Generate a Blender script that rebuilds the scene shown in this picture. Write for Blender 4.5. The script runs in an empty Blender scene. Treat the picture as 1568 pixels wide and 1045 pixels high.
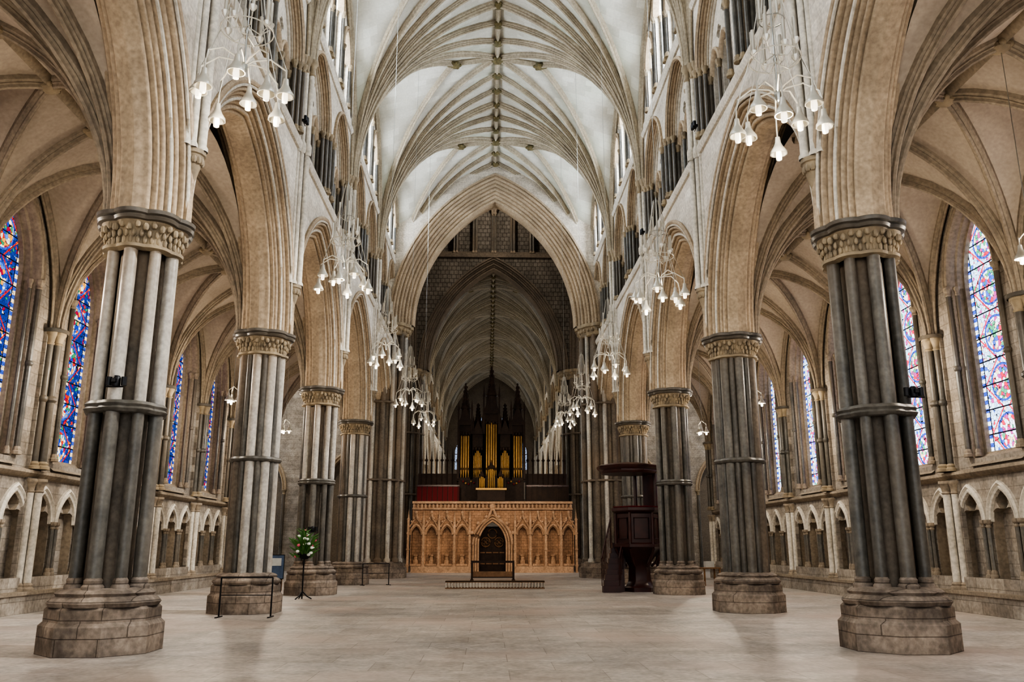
import bpy, math, random
from mathutils import Vector, Matrix
from mathutils.geometry import tessellate_polygon
random.seed(7)
pi=math.pi; cos=math.cos; sin=math.sin
scn=bpy.context.scene
COL=scn.collection

# ------------------------------------------------------------------ materials
class NT:
    def __init__(s,name):
        s.m=bpy.data.materials.new(name); s.m.use_nodes=True
        s.t=s.m.node_tree; s.t.nodes.clear()
        s.out=s.t.nodes.new('ShaderNodeOutputMaterial')
    def n(s,typ,**kw):
        x=s.t.nodes.new(typ)
        for k,v in kw.items(): setattr(x,k,v)
        return x
    def l(s,a,b): s.t.links.new(a,b)
    def val(s,inp,v):
        if isinstance(v,bpy.types.NodeSocket): s.l(v,inp)
        else: inp.default_value=v
    def math(s,op,a,b=0.0,c=0.0):
        x=s.n('ShaderNodeMath',operation=op)
        s.val(x.inputs[0],a); s.val(x.inputs[1],b); s.val(x.inputs[2],c)
        return x.outputs[0]
    def mix(s,f,a,b,mode='MIX'):
        x=s.n('ShaderNodeMix',data_type='RGBA',blend_type=mode)
        s.val(x.inputs[0],f); s.val(x.inputs[6],a if not isinstance(a,tuple) else a+(1,) if len(a)==3 else a)
        s.val(x.inputs[7],b if not isinstance(b,tuple) else b+(1,) if len(b)==3 else b)
        return x.outputs[2]
    def ramp(s,f,stops,interp='LINEAR'):
        x=s.n('ShaderNodeValToRGB'); x.color_ramp.interpolation=interp
        e=x.color_ramp.elements
        while len(e)<len(stops): e.new(0.5)
        for i,(p,c) in enumerate(stops):
            e[i].position=p; e[i].color=tuple(c)+(1,)
        s.l(f,x.inputs[0]); return x.outputs[0]

def stone(name,c1,c2,scale=0.6,rough=0.8,brick=None,bump=0.25,mortar=0.75,c3=None,spec=0.3,grime=0,fine=.26):
    t=NT(name); tc=t.n('ShaderNodeTexCoord'); co=tc.outputs['Object']
    n1=t.n('ShaderNodeTexNoise'); n1.inputs['Scale'].default_value=scale; n1.inputs['Detail'].default_value=3; n1.inputs['Roughness'].default_value=0.65
    t.l(co,n1.inputs['Vector'])
    f=t.ramp(n1.outputs['Fac'],[(0.35,(0,0,0)),(0.65,(1,1,1))])
    col=t.mix(f,c1,c2)
    n2=t.n('ShaderNodeTexNoise'); n2.inputs['Scale'].default_value=12; n2.inputs['Detail'].default_value=3
    t.l(co,n2.inputs['Vector'])
    q=1-fine; f2=t.ramp(n2.outputs['Fac'],[(0.3,(q,q,q)),(0.7,(1+fine/2,)*3)])
    col=t.mix(1.0,col,f2,'MULTIPLY')
    if grime:
        n4=t.n('ShaderNodeTexNoise'); n4.inputs['Scale'].default_value=2.2; n4.inputs['Detail'].default_value=5; n4.inputs['Roughness'].default_value=0.7
        t.l(co,n4.inputs['Vector'])
        g=1-grime
        f4=t.ramp(n4.outputs['Fac'],[(0.36,(g,g*.97,g*.94)),(0.62,(1.08,1.08,1.08))])
        col=t.mix(1.0,col,f4,'MULTIPLY')
    if c3:
        n3=t.n('ShaderNodeTexNoise'); n3.inputs['Scale'].default_value=0.35; n3.inputs['Detail'].default_value=1
        t.l(co,n3.inputs['Vector'])
        f3=t.ramp(n3.outputs['Fac'],[(0.48,(0,0,0)),(0.7,(1,1,1))])
        col=t.mix(t.math('MULTIPLY',f3,0.7),col,c3)
    h=n2.outputs['Fac']
    if brick:
        ax,bw,bh,ms=brick
        sp=t.n('ShaderNodeSeparateXYZ'); t.l(co,sp.inputs[0])
        cb=t.n('ShaderNodeCombineXYZ')
        t.l(sp.outputs[ax[0]],cb.inputs[0]); t.l(sp.outputs[ax[1]],cb.inputs[1])
        b=t.n('ShaderNodeTexBrick'); b.inputs['Scale'].default_value=1.0
        b.inputs['Brick Width'].default_value=bw; b.inputs['Row Height'].default_value=bh
        b.inputs['Mortar Size'].default_value=ms; b.inputs['Mortar Smooth'].default_value=0.3
        b.inputs['Color1'].default_value=(1.08,1.08,1.08,1); b.inputs['Color2'].default_value=(0.87,0.85,0.83,1)
        b.inputs['Mortar'].default_value=(mortar,mortar*0.96,mortar*0.92,1)
        t.l(cb.outputs[0],b.inputs['Vector'])
        col=t.mix(1.0,col,b.outputs['Color'],'MULTIPLY')
    p=t.n('ShaderNodeBsdfPrincipled'); p.inputs['Roughness'].default_value=rough
    p.inputs['Specular IOR Level'].default_value=spec
    t.l(col,p.inputs['Base Color'])
    if bump:
        bp=t.n('ShaderNodeBump'); bp.inputs['Strength'].default_value=bump; bp.inputs['Distance'].default_value=0.02
        t.l(h,bp.inputs['Height']); t.l(bp.outputs[0],p.inputs['Normal'])
    t.l(p.outputs[0],t.out.inputs[0]); return t.m

def plain(name,c,rough=0.5,metal=0.0,emit=0,ecol=None,var=0.15,scale=8):
    t=NT(name); tc=t.n('ShaderNodeTexCoord')
    n1=t.n('ShaderNodeTexNoise'); n1.inputs['Scale'].default_value=scale; n1.inputs['Detail'].default_value=2
    t.l(tc.outputs['Object'],n1.inputs['Vector'])
    a=tuple(max(0,x*(1-var)) for x in c); b=tuple(min(1,x*(1+var)) for x in c)
    col=t.mix(n1.outputs['Fac'],a,b)
    p=t.n('ShaderNodeBsdfPrincipled'); p.inputs['Roughness'].default_value=rough; p.inputs['Metallic'].default_value=metal
    t.l(col,p.inputs['Base Color'])
    if emit:
        p.inputs['Emission Color'].default_value=tuple(ecol or c)+(1,); p.inputs['Emission Strength'].default_value=emit
    t.l(p.outputs[0],t.out.inputs[0]); return t.m

def stained(name,bg,cols,a,strength,period=1.25,border=(0.05,0.1,0.5),vs=10.0):
    t=NT(name); tc=t.n('ShaderNodeTexCoord'); sp=t.n('ShaderNodeSeparateXYZ'); t.l(tc.outputs['Object'],sp.inputs[0])
    s,z=sp.outputs[1],sp.outputs[2]
    cb=t.n('ShaderNodeCombineXYZ'); t.l(s,cb.inputs[0]); t.l(z,cb.inputs[1])
    oi=t.n('ShaderNodeObjectInfo'); t.l(t.math('MULTIPLY',oi.outputs['Random'],9.0),cb.inputs[2])
    v=t.n('ShaderNodeTexVoronoi'); v.inputs['Scale'].default_value=vs; t.l(cb.outputs[0],v.inputs['Vector'])
    ve=t.n('ShaderNodeTexVoronoi',feature='DISTANCE_TO_EDGE'); ve.inputs['Scale'].default_value=vs; t.l(cb.outputs[0],ve.inputs['Vector'])
    hs=t.n('ShaderNodeSeparateColor'); t.l(v.outputs['Color'],hs.inputs[0])
    n=len(cols); fig=t.ramp(hs.outputs[0],[(i/n,c) for i,c in enumerate(cols)],'CONSTANT')
    gr=t.mix(hs.outputs[1],bg,tuple(min(1,x*1.35+0.02) for x in bg))
    # scattered coloured quarries inside the ground
    gr=t.mix(t.math('GREATER_THAN',hs.outputs[2],0.72),gr,fig)
    zm=t.math('SUBTRACT',t.math('MODULO',z,period),period/2)
    r=t.math('SQRT',t.math('ADD',t.math('MULTIPLY',s,s),t.math('MULTIPLY',zm,zm)))
    med=t.math('LESS_THAN',r,0.46)
    ring=t.math('COMPARE',r,0.46,0.03)
    dm=t.math('ADD',t.math('ABSOLUTE',s),t.math('ABSOLUTE',zm))
    ring2=t.math('COMPARE',dm,0.74,0.03)
    col=t.mix(med,gr,fig)
    col=t.mix(ring,col,border)
    col=t.mix(ring2,col,cols[0])
    ab=t.math('ABSOLUTE',s)
    bd=t.math('GREATER_THAN',ab,a-0.15)
    dots=t.math('LESS_THAN',t.math('MODULO',z,0.22),0.11)
    col=t.mix(bd,col,t.mix(dots,border,cols[1]))
    bl=t.math('COMPARE',ab,a-0.15,0.018)
    ln=t.math('LESS_THAN',ve.outputs['Distance'],0.035)
    bar=t.math('LESS_THAN',t.math('MODULO',z,period/2),0.035)
    dark=t.math('MAXIMUM',t.math('MAXIMUM',bl,ln),bar)
    col=t.mix(dark,col,(0.01,0.01,0.015))
    e=t.n('ShaderNodeEmission'); e.inputs[1].default_value=strength; t.l(col,e.inputs[0])
    t.l(e.outputs[0],t.out.inputs[0]); return t.m

def leaded(name,c,strength):
    t=NT(name); tc=t.n('ShaderNodeTexCoord'); sp=t.n('ShaderNodeSeparateXYZ'); t.l(tc.outputs['Object'],sp.inputs[0])
    s,z=sp.outputs[1],sp.outputs[2]
    u=t.math('ADD',s,z); w=t.math('SUBTRACT',s,z)
    a=t.math('LESS_THAN',t.math('ABSOLUTE',t.math('SUBTRACT',t.math('FRACT',t.math('MULTIPLY',u,3.0)),0.5)),0.05)
    b=t.math('LESS_THAN',t.math('ABSOLUTE',t.math('SUBTRACT',t.math('FRACT',t.math('MULTIPLY',w,3.0)),0.5)),0.05)
    d=t.math('MAXIMUM',a,b)
    col=t.mix(d,c,(0.05,0.05,0.06))
    e=t.n('ShaderNodeEmission'); e.inputs[1].default_value=strength; t.l(col,e.inputs[0])
    t.l(e.outputs[0],t.out.inputs[0]); return t.m

M={}
M['wall']=stone('limestone_ashlar',(0.66,0.615,0.54),(0.52,0.48,0.41),0.5,0.85,(('Y','Z'),0.75,0.36,0.008),mortar=0.8,bump=0,grime=.12)
M['arch']=stone('moulded_limestone',(0.44,0.345,0.24),(0.31,0.24,0.165),0.7,0.75)
M['pale']=stone('pale_limestone',(0.64,0.59,0.505),(0.49,0.445,0.37),0.8,0.8,bump=0)
M['cap']=stone('carved_capital_stone',(0.36,0.285,0.185),(0.20,0.16,0.11),3.0,0.7,bump=0.6)
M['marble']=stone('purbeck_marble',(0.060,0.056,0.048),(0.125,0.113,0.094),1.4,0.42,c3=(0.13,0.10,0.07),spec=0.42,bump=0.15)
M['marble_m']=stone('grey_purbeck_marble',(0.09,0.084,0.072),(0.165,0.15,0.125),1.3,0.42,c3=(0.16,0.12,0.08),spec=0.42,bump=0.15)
M['marble_l']=stone('pale_lit_marble',(0.29,0.27,0.24),(0.48,0.44,0.375),1.2,0.36,c3=(0.32,0.235,0.15),spec=0.5,bump=0.12)  # pale marble; on north pier shafts its pale tone is painted-in light
M['core']=stone('pier_core_stone',(0.18,0.145,0.11),(0.10,0.085,0.068),1.0,0.7,c3=(0.21,0.145,0.09))
M['plinth']=stone('pier_plinth_stone',(0.17,0.14,0.115),(0.32,0.26,0.205),1.6,0.7,(('X','Z'),0.7,0.26,0.01),mortar=0.45,grime=.4)
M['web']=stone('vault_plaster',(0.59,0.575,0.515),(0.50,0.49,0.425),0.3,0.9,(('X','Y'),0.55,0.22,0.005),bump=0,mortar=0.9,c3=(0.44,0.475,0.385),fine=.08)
M['rib']=stone('vault_rib_stone',(0.42,0.36,0.27),(0.30,0.255,0.19),0.8,0.8,bump=0)
M['boss']=stone('vault_boss_stone',(0.17,0.13,0.06),(0.10,0.09,0.045),5,0.7,bump=0.6)
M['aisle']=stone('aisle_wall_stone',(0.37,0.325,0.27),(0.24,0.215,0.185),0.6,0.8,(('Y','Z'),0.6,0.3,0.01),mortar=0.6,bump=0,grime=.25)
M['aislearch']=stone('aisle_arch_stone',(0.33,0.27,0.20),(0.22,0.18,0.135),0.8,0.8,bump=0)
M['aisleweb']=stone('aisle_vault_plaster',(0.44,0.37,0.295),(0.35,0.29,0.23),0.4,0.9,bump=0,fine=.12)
M['floor']=stone('worn_floor_slabs',(0.50,0.455,0.405),(0.37,0.345,0.32),0.45,0.48,(('X','Y'),1.25,0.85,0.008),bump=0.06,mortar=0.66,c3=(0.44,0.35,0.295),spec=0.4,grime=.26)
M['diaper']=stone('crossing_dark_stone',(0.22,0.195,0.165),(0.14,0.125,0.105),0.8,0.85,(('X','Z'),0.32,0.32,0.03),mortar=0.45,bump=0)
M['screen']=stone('screen_stone',(0.54,0.34,0.215),(0.39,0.245,0.155),1.0,0.75,(('X','Z'),0.3,0.18,0.012),mortar=0.55)
M['screenm']=stone('screen_moulding',(0.56,0.37,0.24),(0.40,0.26,0.165),2,0.7)
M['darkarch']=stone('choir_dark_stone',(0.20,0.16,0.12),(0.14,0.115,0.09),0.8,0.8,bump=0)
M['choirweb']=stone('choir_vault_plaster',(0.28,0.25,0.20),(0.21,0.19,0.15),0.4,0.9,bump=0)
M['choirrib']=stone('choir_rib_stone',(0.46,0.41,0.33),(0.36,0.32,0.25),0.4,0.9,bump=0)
M['wood']=stone('dark_oak',(0.024,0.013,0.009),(0.045,0.025,0.015),2.5,0.55,spec=0.25,bump=0.1)
M['mahog']=stone('mahogany',(0.055,0.015,0.011),(0.032,0.010,0.008),3,0.35,spec=0.5,bump=0.05)
M['oakrail']=stone('light_oak',(0.25,0.14,0.07),(0.18,0.10,0.05),3,0.5)
M['gold']=plain('gilded_pipe',(0.40,0.245,0.085),0.45,0.7)
M['black']=plain('black_iron',(0.015,0.015,0.017),0.45,0.6)
M['steel']=plain('brushed_metal',(0.40,0.40,0.37),0.35,0.9)
M['shade']=plain('lamp_shade',(0.50,0.475,0.41),0.32,0.4)
M['bulb']=plain('lamp_bulb',(1,0.92,0.8),0.4,0,1.6,(1,0.86,0.66))
M['red']=plain('red_cloth',(0.15,0.012,0.016),0.8)
M['green']=plain('leaf_green',(0.06,0.16,0.03),0.6)
M['petal']=plain('white_petal',(0.85,0.85,0.78),0.6)
M['pink']=plain('pink_petal',(0.65,0.12,0.2),0.6)
M['blue']=plain('blue_print',(0.05,0.08,0.14),0.5,var=0.6,scale=5)
M['paper']=plain('paper',(0.45,0.45,0.42),0.7)
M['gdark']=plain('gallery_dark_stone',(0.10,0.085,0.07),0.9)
WA=.88
M['glassL']=stained('stained_glass_deep',(0.012,0.03,0.20),[(0.62,0.03,0.015),(0.95,0.75,0.5),(0.02,0.05,0.42),(0.03,0.26,0.12),(0.75,0.32,0.05),(0.08,0.22,0.7),(0.85,0.82,0.75),(0.35,0.015,0.05)],WA,1.7)
M['glassR']=stained('stained_glass_pale',(0.45,0.62,0.92),[(0.70,0.04,0.08),(0.85,0.92,1.0),(0.07,0.14,0.6),(0.5,0.08,0.3),(0.75,0.85,1.0),(0.08,0.38,0.2),(0.9,0.65,0.4)],WA,2.6)
M['glassC']=leaded('clerestory_glass',(0.80,0.89,1.0),40.0)
M['glassD']=leaded('choir_glass',(0.7,0.82,1.0),4.0)
M['glassE']=leaded('east_glass',(0.42,0.52,0.72),.9)

# ------------------------------------------------------------------ mesh builder
class MB:
    def __init__(s): s.v=[]; s.f=[]; s.mi=[]; s.mats=[]
    def m(s,mat):
        mt=M[mat]
        if mt not in s.mats: s.mats.append(mt)
        return s.mats.index(mt)
    def add(s,vs,fs,mat):
        b=len(s.v); k=s.m(mat); s.v.extend([tuple(p) for p in vs])
        for f in fs: s.f.append(tuple(i+b for i in f)); s.mi.append(k)
    def grid(s,rows,mat,cu=False,cv=False):
        nr=len(rows); nc=len(rows[0]); vs=[p for r in rows for p in r]; fs=[]
        for i in range(nr if cu else nr-1):
            i2=(i+1)%nr
            for j in range(nc if cv else nc-1):
                j2=(j+1)%nc
                fs.append((i*nc+j,i*nc+j2,i2*nc+j2,i2*nc+j))
        s.add(vs,fs,mat)
    def box(s,x0,x1,y0,y1,z0,z1,mat):
        vs=[(x,y,z) for x in(x0,x1) for y in(y0,y1) for z in(z0,z1)]
        s.add(vs,[(0,1,3,2),(4,6,7,5),(0,4,5,1),(2,3,7,6),(0,2,6,4),(1,5,7,3)],mat)
    def lathe(s,x,y,prof,mat,seg=12,ph=0.0):
        rows=[[(x+r*cos(ph+2*pi*j/seg),y+r*sin(ph+2*pi*j/seg),z) for j in range(seg)] for r,z in prof]
        s.grid(rows,mat,cv=True)
    def lobed(s,x,y,prof,mat,n=8,seg=96,ph=0.0):
        rows=[]
        for z,R,a in prof:
            rows.append([(x+(R+a*abs(cos(n/2*(t+ph))))*cos(t),y+(R+a*abs(cos(n/2*(t+ph))))*sin(t),z) for t in [2*pi*j/seg for j in range(seg)]])
        s.grid(rows,mat,cv=True)
    def tube(s,pts,r,mat,seg=6,closed=False):
        rows=[]; n=len(pts); pts=[Vector(p) for p in pts]
        for i,p in enumerate(pts):
            if closed: t=pts[(i+1)%n]-pts[i-1]
            else: t=pts[min(i+1,n-1)]-pts[max(i-1,0)]
            t.normalize(); up=Vector((0,0,1)) if abs(t.z)<0.95 else Vector((1,0,0))
            a=t.cross(up).normalized(); b=a.cross(t)
            rr=r[i] if isinstance(r,(list,tuple)) else r
            rows.append([tuple(p+a*rr*cos(2*pi*j/seg)+b*rr*sin(2*pi*j/seg)) for j in range(seg)])
        s.grid(rows,mat,cu=closed,cv=True)
    def blob(s,c,r,mat,seg=7,rings=5):
        if not isinstance(r,(tuple,list)): r=(r,r,r)
        rows=[]
        for i in range(rings+1):
            a=pi*i/rings
            rows.append([(c[0]+r[0]*sin(a)*cos(2*pi*j/seg),c[1]+r[1]*sin(a)*sin(2*pi*j/seg),c[2]+r[2]*cos(a)) for j in range(seg)])
        s.grid(rows,mat,cv=True)
    def panel(s,outer,holes,mf,d0,mat,d1=None,rmat=None,back=False):
        polys=[[Vector((a,b,0)) for a,b in outer]]+[[Vector((a,b,0)) for a,b in h] for h in holes]
        tris=tessellate_polygon(polys); fl=[p for q in polys for p in q]
        s.add([mf(p.x,p.y,d0) for p in fl],tris,mat)
        if back: s.add([mf(p.x,p.y,d1) for p in fl],tris,mat)
        if d1 is not None:
            for h in holes:
                s.grid([[mf(a,b,d0) for a,b in h],[mf(a,b,d1) for a,b in h]],rmat or mat,cv=True)
    def arch(s,s0,a,c,zs,prof,mf,mat,n=12):
        rows=[]
        for off,d in prof:
            rows.append([mf(s0+p,q,d) for p,q in arcpts(a,c,zs,off,n)])
        s.grid(rows,mat)
    def shaft(s,x,y,z0,z1,r,mat,cmat='cap',seg=10,k=1.8,base=True):
        h=min(0.35,(z1-z0)*0.2)*(1 if r>0.08 else 0.7)
        if base: s.lathe(x,y,[(0.001,z0),(r*1.8,z0),(r*1.8,z0+.07),(r*1.35,z0+.1),(r*1.45,z0+.15),(r,z0+.2)],cmat,seg)
        s.lathe(x,y,[(r,z0+(0.15 if base else 0)),(r,z1-h)],mat,seg)
        s.lathe(x,y,[(r,z1-h),(r*1.3,z1-h+.03),(r*1.05,z1-h+.07),(r*1.2,z1-h*.55),(r*k*.9,z1-.09),(r*k,z1-.07),(r*k,z1),(0.001,z1)],cmat,seg)
    def mesh(s,name,ang=38):
        me=bpy.data.meshes.new(name); me.from_pydata(s.v,[],s.f)
        for m in s.mats: me.materials.append(m)
        me.polygons.foreach_set('material_index',s.mi)
        me.validate(); me.update()
        me.shade_smooth()
        try: me.set_sharp_from_angle(angle=math.radians(ang))
        except Exception: pass
        return me
def arcpts(a,c,zs,off=0.0,n=12):
    R=a+off+c; am=math.acos(c/R); L=[]
    for i in range(n+1):
        t=am*i/n; L.append((c-R*cos(t),zs+R*sin(t)))
    return L+[(-p,q) for p,q in L[-2::-1]]
def ahole(s0,a,c,z0,zs,n=8):
    return [(s0-a,z0)]+[(s0+p,q) for p,q in arcpts(a,c,zs,0,n)]+[(s0+a,z0)]
def trefoil(s0,a,z0,zs,n=6):
    L=[(-a,z0)]
    for i in range(n+1):
        t=pi-(pi*0.62)*i/n; L.append((-.45*a+.55*a*cos(t),zs+.55*a*sin(t)))
    for i in range(n):
        t=pi*1.0-(pi/2)*i/n; L.append((.50*a*cos(t),zs+.80*a+.62*a*sin(t)))
    L.append((0,zs+1.5*a))
    L=L+[(-p,q) for p,q in L[-2::-1]]
    return [(s0+p,q) for p,q in L]
def foil(s0,z0,R,n=4,seg=24):
    return [(s0+R*(.62+.38*abs(cos(n/2*t)))*cos(t),z0+R*(.62+.38*abs(cos(n/2*t)))*sin(t)) for t in [2*pi*j/seg for j in range(seg)]]
def rolls(w,d0,d1,n,amp,q=5,mirror=False):
    L=[]; ln=math.hypot(w,d0-d1); nx,ny=-(d0-d1)/ln,w/ln
    for i in range(n*q+1):
        t=i/(n*q); k=abs(sin(n*pi*t))**0.7*amp*(1.0 if int(t*n)%2==0 else 0.65)
        L.append((w*(1-t)+nx*k,d0+(d1-d0)*t+ny*k))
    if mirror: L=L+[(o,-d) for o,d in L[::-1]]
    return L
BAY=lambda s,z,d:(d,s,z)
def inst(name,me,loc=(0,0,0),rz=0.0,parent=None,scale=(1,1,1)):
    o=bpy.data.objects.new(name,me); COL.objects.link(o); o.location=loc; o.rotation_euler=(0,0,rz); o.scale=scale
    if parent: o.parent=parent
    return o

# ------------------------------------------------------------------ layout constants
PX=6.40; PY0=14.2; L=8.1; HB=L/2; AW=5.75
NB=[PY0-HB+L*k for k in range(-2,5)]
PYS=[PY0+L*k for k in range(-2,4)]
YC=46.6; YE=58.9
ZS,ZC=7.2,6.6

# ------------------------------------------------------------------ pier
def make_pier(kind,north=True):
    b=MB()
    b.lathe(0,0,[(0.001,0),(1.02,0),(1.02,.42),(.95,.48),(.95,.66),(.90,.70)],'plinth',8,pi/8)
    b.lobed(0,0,[(.70,.86,.06),(.76,.90,.06),(.82,.84,.06),(.86,.76,.06),(.90,.80,.05),(.94,.74,.05),(.98,.60,.03)],'plinth')
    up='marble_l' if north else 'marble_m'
    if kind==0:
        b.lobed(0,0,[(.9,.34,.05),(ZC,.34,.05)],'core',seg=64,ph=pi/8)
        for k in range(8):
            t=k*pi/4; r=.125 if k%2==0 else .105
            m=up if k in(0,7,6,5) else 'marble'  # upper shafts facing nave and west painted paler, as if lit
            x,y=.56*cos(t),.56*sin(t)
            b.lathe(x,y,[(r*1.5,.93),(r*1.5,1.0),(r*1.2,1.04),(r*1.25,1.09),(r,1.13)],'plinth',12)
            b.lathe(x,y,[(r,1.1),(r,3.8)],'marble_m' if k%2==0 else 'marble',14)
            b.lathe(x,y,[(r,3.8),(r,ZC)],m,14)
        ring=[(3.72,.60,.03),(3.74,.66,.05),(3.79,.69,.06),(3.83,.66,.05),(3.87,.68,.06),(3.92,.65,.05),(3.94,.58,.03)]
    elif kind==1:
        b.lobed(0,0,[(.9,.50,.10),(ZC,.50,.10)],'core',n=8,seg=128)
        for k in range(8):
            t=k*pi/4+pi/8; b.lathe(.56*cos(t),.56*sin(t),[(.085,.95),(.085,ZC)],'marble',10)
            t=k*pi/4; b.lathe(.54*cos(t),.54*sin(t),[(.14,.95),(.14,ZC)],up if k in(0,6,7) else 'core',14)  # paler front shafts on north piers: light painted into the marble
        ring=[(3.72,.60,.03),(3.75,.68,.05),(3.80,.71,.05),(3.85,.68,.05),(3.88,.6,.03)]
    b.lobed(0,0,ring,'marble')
    b.lobed(0,0,[(ZC-.08,.56,.05),(ZC-.05,.69,.06),(ZC,.70,.06),(ZC+.04,.6,.05),(ZC+.12,.60,.05),(ZC+.3,.66,.06),(ZC+.42,.76,.07)],'cap')
    for k in range(32):
        t=k*pi/16
        b.blob((.75*cos(t),.75*sin(t),ZC+.30+.05*(k%2)),(.06,.06,.075),'cap')
        b.blob((.70*cos(t+.1),.70*sin(t+.1),ZC+.20),(.04,.04,.07),'cap')
        b.blob((.64*cos(t),.64*sin(t),ZC+.10),(.045,.045,.08),'cap')
    b.lobed(0,0,[(ZC+.40,.72,.07),(ZC+.42,.80,.09),(ZC+.47,.83,.09),(ZC+.50,.80,.08),(ZC+.52,.84,.09),(ZS-.02,.85,.09),(ZS,.82,.08),(ZS,.0,.0)],'marble')
    return b.mesh('stone_pier')
pn=[make_pier(0),make_pier(1)]; ps=[make_pier(0,False),make_pier(1,False)]; pierA=ps[0]
for i,y in enumerate(PYS):
    for sx in(-1,1):
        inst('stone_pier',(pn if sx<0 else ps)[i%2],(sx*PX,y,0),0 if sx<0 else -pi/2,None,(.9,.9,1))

# ------------------------------------------------------------------ arcade / triforium / clerestory bay
def make_bay():
    b=MB(); a=3.40; c=.94; W=.64
    prof=[(W+.10,.65),(W+.12,.72),(W+.06,.76),(W+.0,.74),(W-.03,.66)]+rolls(W-.05,.64,.17,6,.085)+[(-.03,.10),(-.05,0)]
    prof=prof+[(o,-d) for o,d in prof[::-1]]
    b.arch(0,a,c,ZS,prof,BAY,'arch',18)
    for off,d in((.60,.70),(.30,.50)):
        b.tube([BAY(p,q,d) for p,q in arcpts(a,c,ZS,off,18)],.035,'pale',6)
    out=[(-HB,12.6),(HB,12.6),(HB,ZS)]+[(p,q) for p,q in arcpts(a,c,ZS,W,18)][::-1]+[(-HB,ZS)]
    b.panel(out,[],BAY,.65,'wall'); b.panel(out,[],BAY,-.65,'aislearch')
    def string(z,h,dd,mat='pale'):
        rows=[[(.60,-HB,z),(.60,HB,z)],[(.65+dd*.5,-HB,z+h*.1),(.65+dd*.5,HB,z+h*.1)],[(.65+dd,-HB,z+h*.5),(.65+dd,HB,z+h*.5)],[(.65+dd,-HB,z+h*.85),(.65+dd,HB,z+h*.85)],[(.6,-HB,z+h),(.6,HB,z+h)]]
        b.grid(rows,mat)
    string(12.55,.28,.12,'pale')
    b.panel([(-HB,12.8),(HB,12.8),(HB,17.25),(-HB,17.25)],[ahole(-1.93,1.5,.55,13.0,15.1,10),ahole(1.93,1.5,.55,13.0,15.1,10)],BAY,.65,'wall',.25,'arch')
    b.box(.1,.66,-HB,HB,12.7,12.98,'pale')
    for s0 in(-1.93,1.93):
        pr=[(.16,.65),(.17,.73),(.08,.75),(.04,.68)]+rolls(.1,.66,.40,3,.06)+rolls(.02,.44,.2,2,.03)
        pr=[(o-.02,d) for o,d in pr]
        b.arch(s0,1.46,.55,15.1,pr,BAY,'arch',12)
        b.arch(s0,1.34,.55,15.1,rolls(.14,.44,.2,3,.05),BAY,'pale',12)
        hs=[ahole(s0+k*.93,.36,.30,12.98,14.75,6) for k in(-1,0,1)]
        hs+=[foil(s0-.55,15.75,.22),foil(s0+.55,15.75,.22),foil(s0,16.25,.22)]
        b.panel([(s0-1.6,12.98),(s0+1.6,12.98),(s0+1.6,17.2),(s0-1.6,17.2)],hs,BAY,.28,'pale',.05)
        for k in(-1,0,1):
            b.arch(s0+k*.93,.36,.30,14.75,[(.13,.28),(.13,.35),(.07,.38),(.02,.34),(-.01,.26)],BAY,'arch',8)
        for k in(-1.5,-.5,.5,1.5):
            b.shaft(.36,s0+k*.93,12.98,14.78,.06,'marble','cap',8)
        for k in(-1,1):
            for q,dd in((1.50,.62),(1.62,.72),(1.38,.50)):
                b.shaft(dd,s0+k*q,12.98,15.12,.06,'marble','cap',8)
    string(17.2,.22,.12,'pale')
    b.box(.2,.7,-HB,HB,17.3,17.75,'wall')
    spec=[(-1.85,.55,.5,19.5),(0,.66,.7,20.6),(1.85,.55,.5,19.5)]
    b.panel([(-HB,17.4),(HB,17.4),(HB,23.4),(-HB,23.4)],[ahole(s0,a2+.08,c2,17.75,zs,8) for s0,a2,c2,zs in spec],BAY,.65,'wall',.3)
    b.panel([(-HB,17.4),(HB,17.4),(HB,23.4),(-HB,23.4)],[ahole(s0,a2-.02,c2,18.1,zs,8) for s0,a2,c2,zs in spec],BAY,0,'pale',-.3)
    for s0,a2,c2,zs in spec:
        b.arch(s0,a2+.08,c2,zs,[(.22,.65),(.22,.73),(.14,.76),(.09,.68),(.06,.74),(0,.72),(-.02,.6),(-.04,.5)],BAY,'arch',8)
        for k in(-1,1):
            b.shaft(.70,s0+k*(a2+.16),17.75,zs+.03,.06,'marble','cap',8)
            b.shaft(.45,s0+k*(a2+.04),17.75,zs+.03,.05,'marble','cap',8)
    for ss in(-HB,):
        b.lathe(.68,ss,[(.02,7.75),(.07,7.8),(.09,7.95),(.07,8.0),(.12,8.15),(.17,8.35),(.21,8.5),(.24,8.52),(.24,8.6),(.2,8.62)],'cap',12)
        for k in range(7):
            t=-pi/2+pi*k/6; b.blob((.68+.17*cos(t),ss+.17*sin(t),8.4),(.06,.06,.08),'cap')
        for dx,ds,r in((.16,0,.08),(.05,.18,.07),(.05,-.18,.07),(-.02,.31,.055),(-.02,-.31,.055)):
            x,y=.68+dx,ss+ds
            b.lathe(x,y,[(r*1.4,8.6),(r*1.4,8.66),(r,8.72),(r,12.52)],'pale',10)
            b.lathe(x,y,[(r*1.3,12.5),(r*1.6,12.6),(r*1.6,12.78),(r*1.2,12.86),(r,12.9),(r,15.1)],'pale',10)
            b.lathe(x,y,[(r,15.05),(r*1.3,15.1),(r,15.14),(r*1.3,15.35),(r*2.1,15.45),(r*2.1,15.55)],'cap',10)
        b.blob((.70,ss,15.42),(.2,.3,.10),'cap',10,6)
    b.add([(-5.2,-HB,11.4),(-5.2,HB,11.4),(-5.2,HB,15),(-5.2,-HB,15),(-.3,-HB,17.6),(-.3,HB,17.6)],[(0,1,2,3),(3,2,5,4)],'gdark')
    return b.mesh('arcade_bay')
bay=make_bay()

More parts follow.
